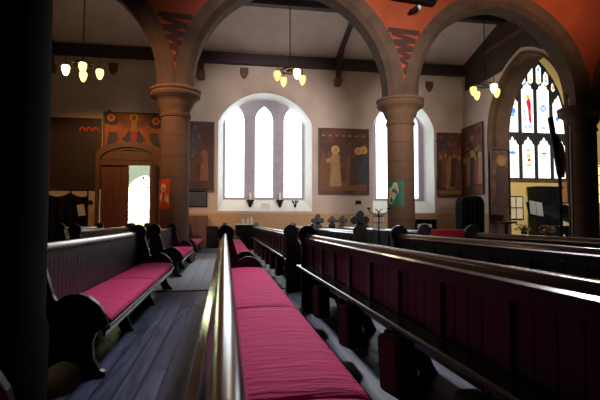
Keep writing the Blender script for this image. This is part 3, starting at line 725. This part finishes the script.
# ------------------------------------------------------------------ furniture along the wall
t=empty('cupboard',(-1.28,21.15,0),'brown wooden cupboard under the painting behind the left column','cupboard')
MB().box(-.5,.5,-.3,.3,0,1.45).build('body','door',t,bevel=.01)
for s in (-1,1):
    d=MB().box(.02 if s>0 else -.47,.47 if s>0 else -.02,-.325,-.30,.08,1.38).build('cupboard_door','door',t,bevel=.008); MB().ball((s*.07,-.34,.75),.02,8,6).build('knob','brass',d)
o=MB().box(-.24,.24,-.2,.2,0,.92).box(-.26,.26,-.22,.22,.92,.97).build('wall_heater','black',bevel=.015,loc=(-.52,20.7,0)); tag(o,'small black box heater on the blue carpet beside the cupboard','heater')
struct(MB().box(-2.2,.2,17.6,21.45,0,.012).build('floor_carpet','carpet'))
t=empty('noticeboard',(-1.3,W-.02,2.25),'dark noticeboard hung under the painting behind the left column','noticeboard')
MB().box(-.5,.5,-.05,0,-.42,.42).build('frame','black',t,bevel=.01); MB().box(-.45,.45,-.06,-.045,-.37,.37).build('panel','p_blue',t)
o=MB().box(-.14,.14,-.04,0,-.09,.09).build('wall_plaque','black',loc=(6.36,W,2.1)); tag(o,'small dark plaque on the wall below the painting between the windows','plaque')
t=empty('side_table',(.95,19.75,0),'black-draped table with jars beneath the three-light window','table')
MB().box(-.52,.52,-.33,.33,1.04,1.08).build('table_top','white',t); m=MB()
pts=[]
for k in range(60):
    u=k/60*4; s=int(u); f=u-s; r=.012*sin(k*2.1)
    pts.append([( -.5+f,-.31-r),(.5+r,-.31+.62*f),(.5-f,.31+r),(-.5-r,.31-.62*f)][s])
m.prism(pts,0.01,1.04,'z'); m.build('drape','blackcloth',t,smooth=True)
for k,(x,h) in enumerate(((.02,.26),(.16,.30),(-.2,.22))):
    j=MB().lathe([(.05,0),(.065,.03),(.065,h*.7),(.03,h*.82),(.035,h)],n=14).build('glass_jar','palewall',loc=(.95+x,19.7,1.08),smooth=True); tag(j,['middle white jar on the black-draped table','tallest white jar, rightmost on the black-draped table','short white jar, leftmost on the black-draped table'][k],'jar','jars on the draped table')
o=MB().box(-.2,.2,-.2,.2,0,.85).build('storage_box','black',bevel=.02,loc=(.20,19.6,0)); tag(o,'black box on the floor beside the black-draped table','box')
# candle brackets on the sill
for x,l in ((1.17,'left candle on a dark bracket below the three-light window'),(2.57,'right candle on a dark bracket below the three-light window')):
    t=empty('candle_bracket',(x,21.75,1.78),l,'candle bracket','candle brackets on the window sill')
    MB().lathe([(.02,.02),(.06,.08),(.17,.36),(.19,.38),(.19,.42),(.05,.42)],n=16).build('bracket','iron',t,smooth=True)
    c=MB().lathe([(.05,.42),(.05,.74),(.01,.76)],n=12).build('candle','wax',t,smooth=True)
    MB().box(-.1,.1,-.03,.3,.30,.42).build('wall_mount','iron',t)
o=MB().box(-.22,.22,-.012,.012,0,.24).build('small_notice','white',loc=(1.88,21.66,1.80)); o.rotation_euler.x=radians(-12); tag(o,'small white notice on the sill between the two candle brackets','notice')
m=MB()
for k in range(9): a=k*.7; m.tube([(0,0,.05),(.12*cos(a),.06*sin(a),.22+.03*(k%3))],.012,5); m.ball((.13*cos(a),.07*sin(a),.24+.03*(k%3)),.035,7,5)
m.lathe([(.05,0),(.07,.08),(.05,.1)],n=10)
o=m.build('dried_posy','iron',loc=(3.3,21.72,1.86)); tag(o,'small dark posy on the right end of the window sill','posy')

# dark screen at left with paper
t=empty('curtain_screen',(-5.9,19.0,0),'black curtained screen in the dark corner left of the door','screen')
m=MB()
for x in (-.95,0.,.62): m.tube([(x,0,0),(x,0,2.42)],.03,8)
m.tube([(-1,0,2.38),(.65,0,2.38)],.022,8); m.build('frame','iron',t)
top=[(-.95+1.57*k/24, 2.30-.16*sin(pi*((k%14)/14))) for k in range(25)]
m=MB(); P=[(x,.03*sin(k*1.3),z) for k,(x,z) in enumerate(top)]; Q=[(x,.05*sin(k*1.3),.15) for k,(x,z) in enumerate(top)]; m.loft(P,Q); m.loft([(x,y+.015,z) for x,y,z in P],[(x,y+.015,z) for x,y,z in Q]); m.build('curtain','blackcloth',t,smooth=True,fix=False)
o=MB().box(-.13,.13,-.006,.006,-.22,.22).build('paper_notice','white',loc=(-5.50,18.945,1.62)); o.rotation_euler.y=radians(-10); tag(o,'white paper pinned on the black curtained screen','paper')
o=MB().lathe([(.09,-.06),(.10,-.02),(.08,.0)],n=16).build('wall_bell','iron',loc=(-5.85,W-.05,2.02)); o.rotation_euler.x=radians(90); tag(o,'small dark round fitting on the wall left of the door','fitting')

# right of the right column
t=empty('low_bookcase',(9.15,20.9,0),'dark low bookcase against the wall under the right-hand window','bookcase')
m=MB(); m.box(-.85,.85,-.2,.2,1.22,1.28); m.box(-.85,-.8,-.2,.2,0,1.22); m.box(.8,.85,-.2,.2,0,1.22); m.box(-.8,.8,-.2,.2,.0,.06); m.box(-.8,.8,.17,.2,.06,1.22); m.build('carcass','black',t)
MB().box(-.8,.8,-.19,.17,.84,.88).build('shelf','black',t)
for k,x in enumerate((-.3,.05,.3,.55)):
    o=MB().box(-.1,.1,-.06,.06,0,.2-.03*(k%2)).build('paper_stack','white',loc=(9.15+x,20.85,.88)); tag(o,HN[k]+' white paper stack from the left on the low bookcase shelf','papers','paper stacks on the low bookcase')
t=empty('draped_table',(8.55,16.6,0),'table under a scarlet cloth in front of the low bookcase','table')
MB().box(-.72,.72,-.35,.35,.82,.87).build('table_top','redcloth',t,bevel=.01)
pts=[]
for k in range(80):
    u=k/80*4; s=int(u); f=u-s; r=.02*sin(k*1.9)
    pts.append([(-.73+1.46*f,-.36-r),(.73+r,-.36+.72*f),(.73-1.46*f,.36+r),(-.73-r,.36-.72*f)][s])
MB().prism(pts,.03,.85,'z').build('cloth','redcloth',t,smooth=True)
t=empty('covered_rack',(10.42,18.4,0),'tall black cloth-covered rack below the corner paintings','rack')
pr=[(-.5,0),(-.52,1.9),(-.48,2.1),(-.38,2.22),(-.2,2.26),(.2,2.26),(.38,2.22),(.48,2.1),(.52,1.9),(.5,0)]
m=MB(); m.prism(pr,-.28,.28,'y')
for k in range(5): m.tube([(-.4+.2*k,-.28,0),(-.4+.2*k,-.29,2.1)],.05,8)
m.build('cover','blackcloth',t,smooth=True)

# iron candle stand
t=empty('candle_stand',(3.42,9.95,0),'branched iron votive candle stand in front of the right column','candle stand')
m=MB(); m.tube([(0,0,0.02),(0,0,1.42)],.018,8)
for a in range(3): q=a*2*pi/3; m.tube([(0,0,.25),(.12*cos(q),.12*sin(q),.12),(.28*cos(q),.28*sin(q),.01)],.016,6)
m.build('stem','iron',t)
for z,w in ((1.02,.13),(1.18,.13),(1.30,.13)):
    m=MB(); m.box(-w,w,-.05,.05,z-.012,z)
    m.build('tier','iron',t)
for s in (-1,1):
    m=MB(); m.tube([(0,0,1.30),(s*.13,0,1.36),(s*.2,0,1.40),(s*.23,0,1.46)],.012,6); m.lathe([(.015,0),(.04,.03),(.045,.05)],s*.23,0,10,1.45); m.tube([(0,0,1.38),(s*.05,0,1.46),(s*.09,0,1.47)],.010,6); m.build('branch','iron',t)
k=0
for z in (1.02,1.18):
    for x in (-.10,-.035,.035,.10):
        MB().lathe([(.024,0),(.024,.11),(.004,.12)],x,0,8,z).build('candle','white',t)

# ------------------------------------------------------------------ chapel furnishings
t=empty('pedestal_table',(11.2,17.0,0),'small brown pedestal table in front of the chapel arch jamb','table')
MB().lathe([(.40,1.10),(.42,1.13),(.42,1.17),(.36,1.19)],n=28).build('table_top','doordark',t,smooth=True)
MB().lathe([(.28,0),(.28,.06),(.1,.12),(.07,.3),(.09,.7),(.07,1.0),(.22,1.1)],n=18).build('pedestal','doordark',t,smooth=True)
def plant(x,y,z,label,petal,n=14,s=.3):
    t=empty('flower_arrangement',(x,y,z),label,'flowers','flower arrangements by the chapel arch')
    MB().lathe([(.08,0),(.12,.15),(.11,.18)],n=12).build('pot','doordark',t,smooth=True)
    m=MB()
    for k in range(46):
        a=random.uniform(0,2*pi); e=random.uniform(.1,1.35); d=Vector((cos(a)*cos(e),sin(a)*cos(e),sin(e))); L=s*random.uniform(.5,1.2); p=Vector((0,0,.16)); q=p+d*L; w=d.cross(Vector((0,0,1))).normalized()*s*.10
        m.add([p,p+d*L*.6+w,q,p+d*L*.6-w],[(0,1,2,3)])
    m.build('foliage','leaf',t,fix=False)
    for k in range(n):
        a=random.uniform(0,2*pi); e=random.uniform(.2,1.3); L=s*random.uniform(.7,1.15)
        MB().ball((L*cos(a)*cos(e),L*sin(a)*cos(e),.16+L*sin(e)),s*.15,8,5,(1,1,.7)).build('flower',petal,t,smooth=True)
def stand_top(x,y,h,label):
    t=empty('plant_stand',(x,y,0),label,'stand','plant stands')
    MB().lathe([(.2,h-.04),(.2,h)],n=18).build('top','doordark',t)
    for k in range(3):
        a=k*2*pi/3; MB().tube([(.12*cos(a),.12*sin(a),h-.03),(.18*cos(a),.18*sin(a),0)],.018,6).build('leg','iron',t)
for x,y,h,p,l in ((11.35,16.1,.62,'petal','cream flowers beside the small pedestal table'),(11.95,15.55,.55,'petalred','red flowers below the white music sheets'),(12.55,16.1,.5,'petal','cream flowers right of the red flowers')):
    stand_top(x,y,h,'plant stand under the '+l); plant(x,y,h,l,p,9,.34)
t=empty('music_stand',(12.35,16.7,0),'black music stand in front of the dark chapel cabinet','music stand')
MB().tube([(0,0,.1),(0,0,1.45)],.018,8).build('pole','iron',t)
for a in range(3): q=a*2*pi/3; MB().tube([(0,0,.3),(.3*cos(q),.3*sin(q),.01)],.014,6).build('leg','iron',t)
d=MB().box(-.32,.32,-.01,.01,0,.62).build('desk','iron',t,loc=(0,0,1.38)); d.rotation_euler=(radians(-20),0,0)
o=MB().box(-.29,-.01,-.006,.006,0,.60).box(.01,.29,-.006,.006,.0,.60).build('sheet_music','sheet',loc=(12.33,16.66,1.43)); o.rotation_euler=(radians(-20),radians(10),0); tag(o,'tilted white music sheets on the black music stand','sheet music')
t=empty('cabinet',(18.0,23.6,0),'tall dark cabinet against the yellow chapel wall under the stained glass','cabinet')
MB().box(-.82,.82,-.35,.35,0,3.05).build('body','black',t,bevel=.02); MB().box(-.88,.88,-.4,.38,3.05,3.15).build('cornice','black',t,bevel=.02)
for s in (-1,1): MB().box(.02 if s>0 else -.8,.8 if s>0 else -.02,-.375,-.35,.1,2.95).build('cabinet_door','black',t)
def picture(x,z,w,h,label,inner,rows=1,cols=1,y=YC-.01):
    t=empty('framed_picture',(x,y,z),label,'picture','framed pictures in the chapel')
    MB().box(-w/2,w/2,-.05,0,-h/2,h/2).build('frame','black',t)
    m=MB(); f=.06; cw=(w-f*(cols+1))/cols; chh=(h-f*(rows+1))/rows
    for i in range(cols):
        for j in range(rows): m.box(-w/2+f+i*(cw+f),-w/2+f+i*(cw+f)+cw,-.06,-.045,-h/2+f+j*(chh+f),-h/2+f+j*(chh+f)+chh)
    m.build('picture',inner,t)
picture(16.40,1.95,.95,1.35,'dark framed panel of four pale pictures left of the chapel cabinet','b_cream',2,2)
picture(19.50,2.9,.52,1.35,'dark framed brown picture right of the chapel cabinet','p_ochre')
picture(20.32,2.15,.58,.95,'small dark framed pale picture on the grey chapel pier','sheet',y=YC-.51)
t=empty('grand_piano',(13.75,16.6,0),'black grand piano with raised lid in the chapel','piano')
body=[(-.75,-.7),(.75,-.7),(.75,.2),(.55,.55),(.25,.75),(.1,1.0),(-.2,1.15),(-.55,1.1),(-.75,.8)]
MB().prism(body,.68,1.0,'z').build('case','black',t,bevel=.02)
lid=MB().prism([(x,y) for x,y in body],0,.03,'z').build('lid','black',t,loc=(-.75*0,0,1.02)); lid.rotation_euler=(0,radians(32),0); lid.location=(-.1,0,1.42)
MB().box(-.62,.62,-.85,-.70,.72,.76).build('keyboard','wax',t); MB().box(-.3,.3,-.55,-.52,1.0,1.25).build('music_desk','brass',t)
MB().tube([(.6,.1,1.0),(.35,.1,1.2)],.015,6).build('lid_prop','brass',t)
for x,y in ((-.6,-.55),(.6,-.55),(-.2,.85)): MB().lathe([(.05,0),(.04,.1),(.07,.68)],x,y,10).build('leg','black',t)
# furled banner on a slanting pole by the pier
t=empty('banner_pole',(12.15,15.2,0),'dark slanting pole with furled brown banner, in front of the stained glass','banner')
MB().tube([(-.05,-.15,2.9),(-.42,-.2,5.0)],[.10,.10],10).build('pole','black',t,smooth=True)
MB().tube([(.02,-.12,2.8),(.05,-.15,3.3),(-.02,-.15,3.9),(-.2,-.18,4.4)],[.12,.16,.14,.05],10).build('furled_cloth','p_brown',t,smooth=True)
MB().tube([(-.05,-.15,2.9),(-.05,-.15,1.2),(-.05,-.15,0)],[.06,.05,.05],8).build('post','black',t)

# ------------------------------------------------------------------ lights
def area(name,loc,target,sx,sy,power,col,spread=180):
    l=bpy.data.lights.new(name,'AREA'); l.shape='RECTANGLE'; l.size=sx; l.size_y=sy; l.energy=power; l.color=col; l.spread=radians(spread)
    o=bpy.data.objects.new(name,l); COL.objects.link(o); o.location=loc
    d=Vector(target)-Vector(loc); o.rotation_euler=d.to_track_quat('-Z','Y').to_euler(); return o
def point(name,loc,power,col,r=.15):
    l=bpy.data.lights.new(name,'POINT'); l.energy=power; l.color=col; l.shadow_soft_size=r
    o=bpy.data.objects.new(name,l); COL.objects.link(o); o.location=loc; return o
def spot(name,loc,target,power,col,ang,blend=1.,r=.6):
    l=bpy.data.lights.new(name,'SPOT'); l.energy=power; l.color=col; l.spot_size=radians(ang); l.spot_blend=blend; l.shadow_soft_size=r
    o=bpy.data.objects.new(name,l); COL.objects.link(o); o.location=loc
    d=Vector(target)-Vector(loc); o.rotation_euler=d.to_track_quat('-Z','Y').to_euler(); return o
spot('column_warm_fill',(-4.5,8.5,8.2),(-2.2,15.0,3.9),2300,(1,.56,.28),42)  # added warm spot on the left column and door, no lantern built
spot('far_pew_fill',(1.2,13.4,11.6),(-.2,12.6,.4),3600,(.97,.97,1),48,1.,.8)  # added spot from above, brightening the far pews and crossing floor
# added overhead spot on the centre pews, no window built behind it
spot('near_pew_fill',(3.9,13.4,11.6),(.55,4.9,.4),10500,(.98,.95,1),29,1.,.8)
spot('far_wall_fill',(4.0,-3.5,6.2),(4.0,21.5,5.4),17500,(1,.91,.84),33,1.,3.0)  # added fill from behind the camera onto the far wall
spot('chandelier_left_glow',(-5.12,17.5,6.3),(-5.0,20.2,0),420,(1,.5,.18),132,.35,.3)
point('chandelier_centre_glow',(2.46,17.5,6.3),40,(1,.72,.4))
point('chandelier_right_glow',(10.69,17.5,6.1),30,(1,.72,.4))
area('garden_skylight',(-4.5,29,9),(-5,31,0),8,8,24000,(1,1,.95))
area('chapel_fill',(17,15.0,7.5),(17.6,24,2.2),3,3,450,(1,.92,.75),150)  # added fill for the yellow wall and furnishings, from no built window
spot('red_wall_fill',(10.5,9.5,8.6),(10.6,13.8,9.3),500,(1,.62,.4),100)  # added warm spot on the upper red wall, no pendant hangs there
wd=bpy.data.worlds.new('dim_interior'); SC.world=wd; wd.use_nodes=True
wd.node_tree.nodes['Background'].inputs[0].default_value=(.5,.6,1,1); wd.node_tree.nodes['Background'].inputs[1].default_value=.004

# ------------------------------------------------------------------ camera
cam=bpy.data.cameras.new('camera'); co=bpy.data.objects.new('camera',cam); COL.objects.link(co)
cam.sensor_width=36; cam.lens=460/600*36; cam.clip_start=.02
cam.dof.use_dof=True; cam.dof.focus_distance=9.; cam.dof.aperture_fstop=6.
co.location=(0,0,1.2); co.rotation_euler=(pi/2+math.atan(21/460),0,-math.atan(75/460))
SC.camera=co
SC.view_settings.view_transform='Standard'; SC.view_settings.look='None'; SC.view_settings.gamma=1; SC.view_settings.use_curve_mapping=False
SC.view_settings.exposure=0.
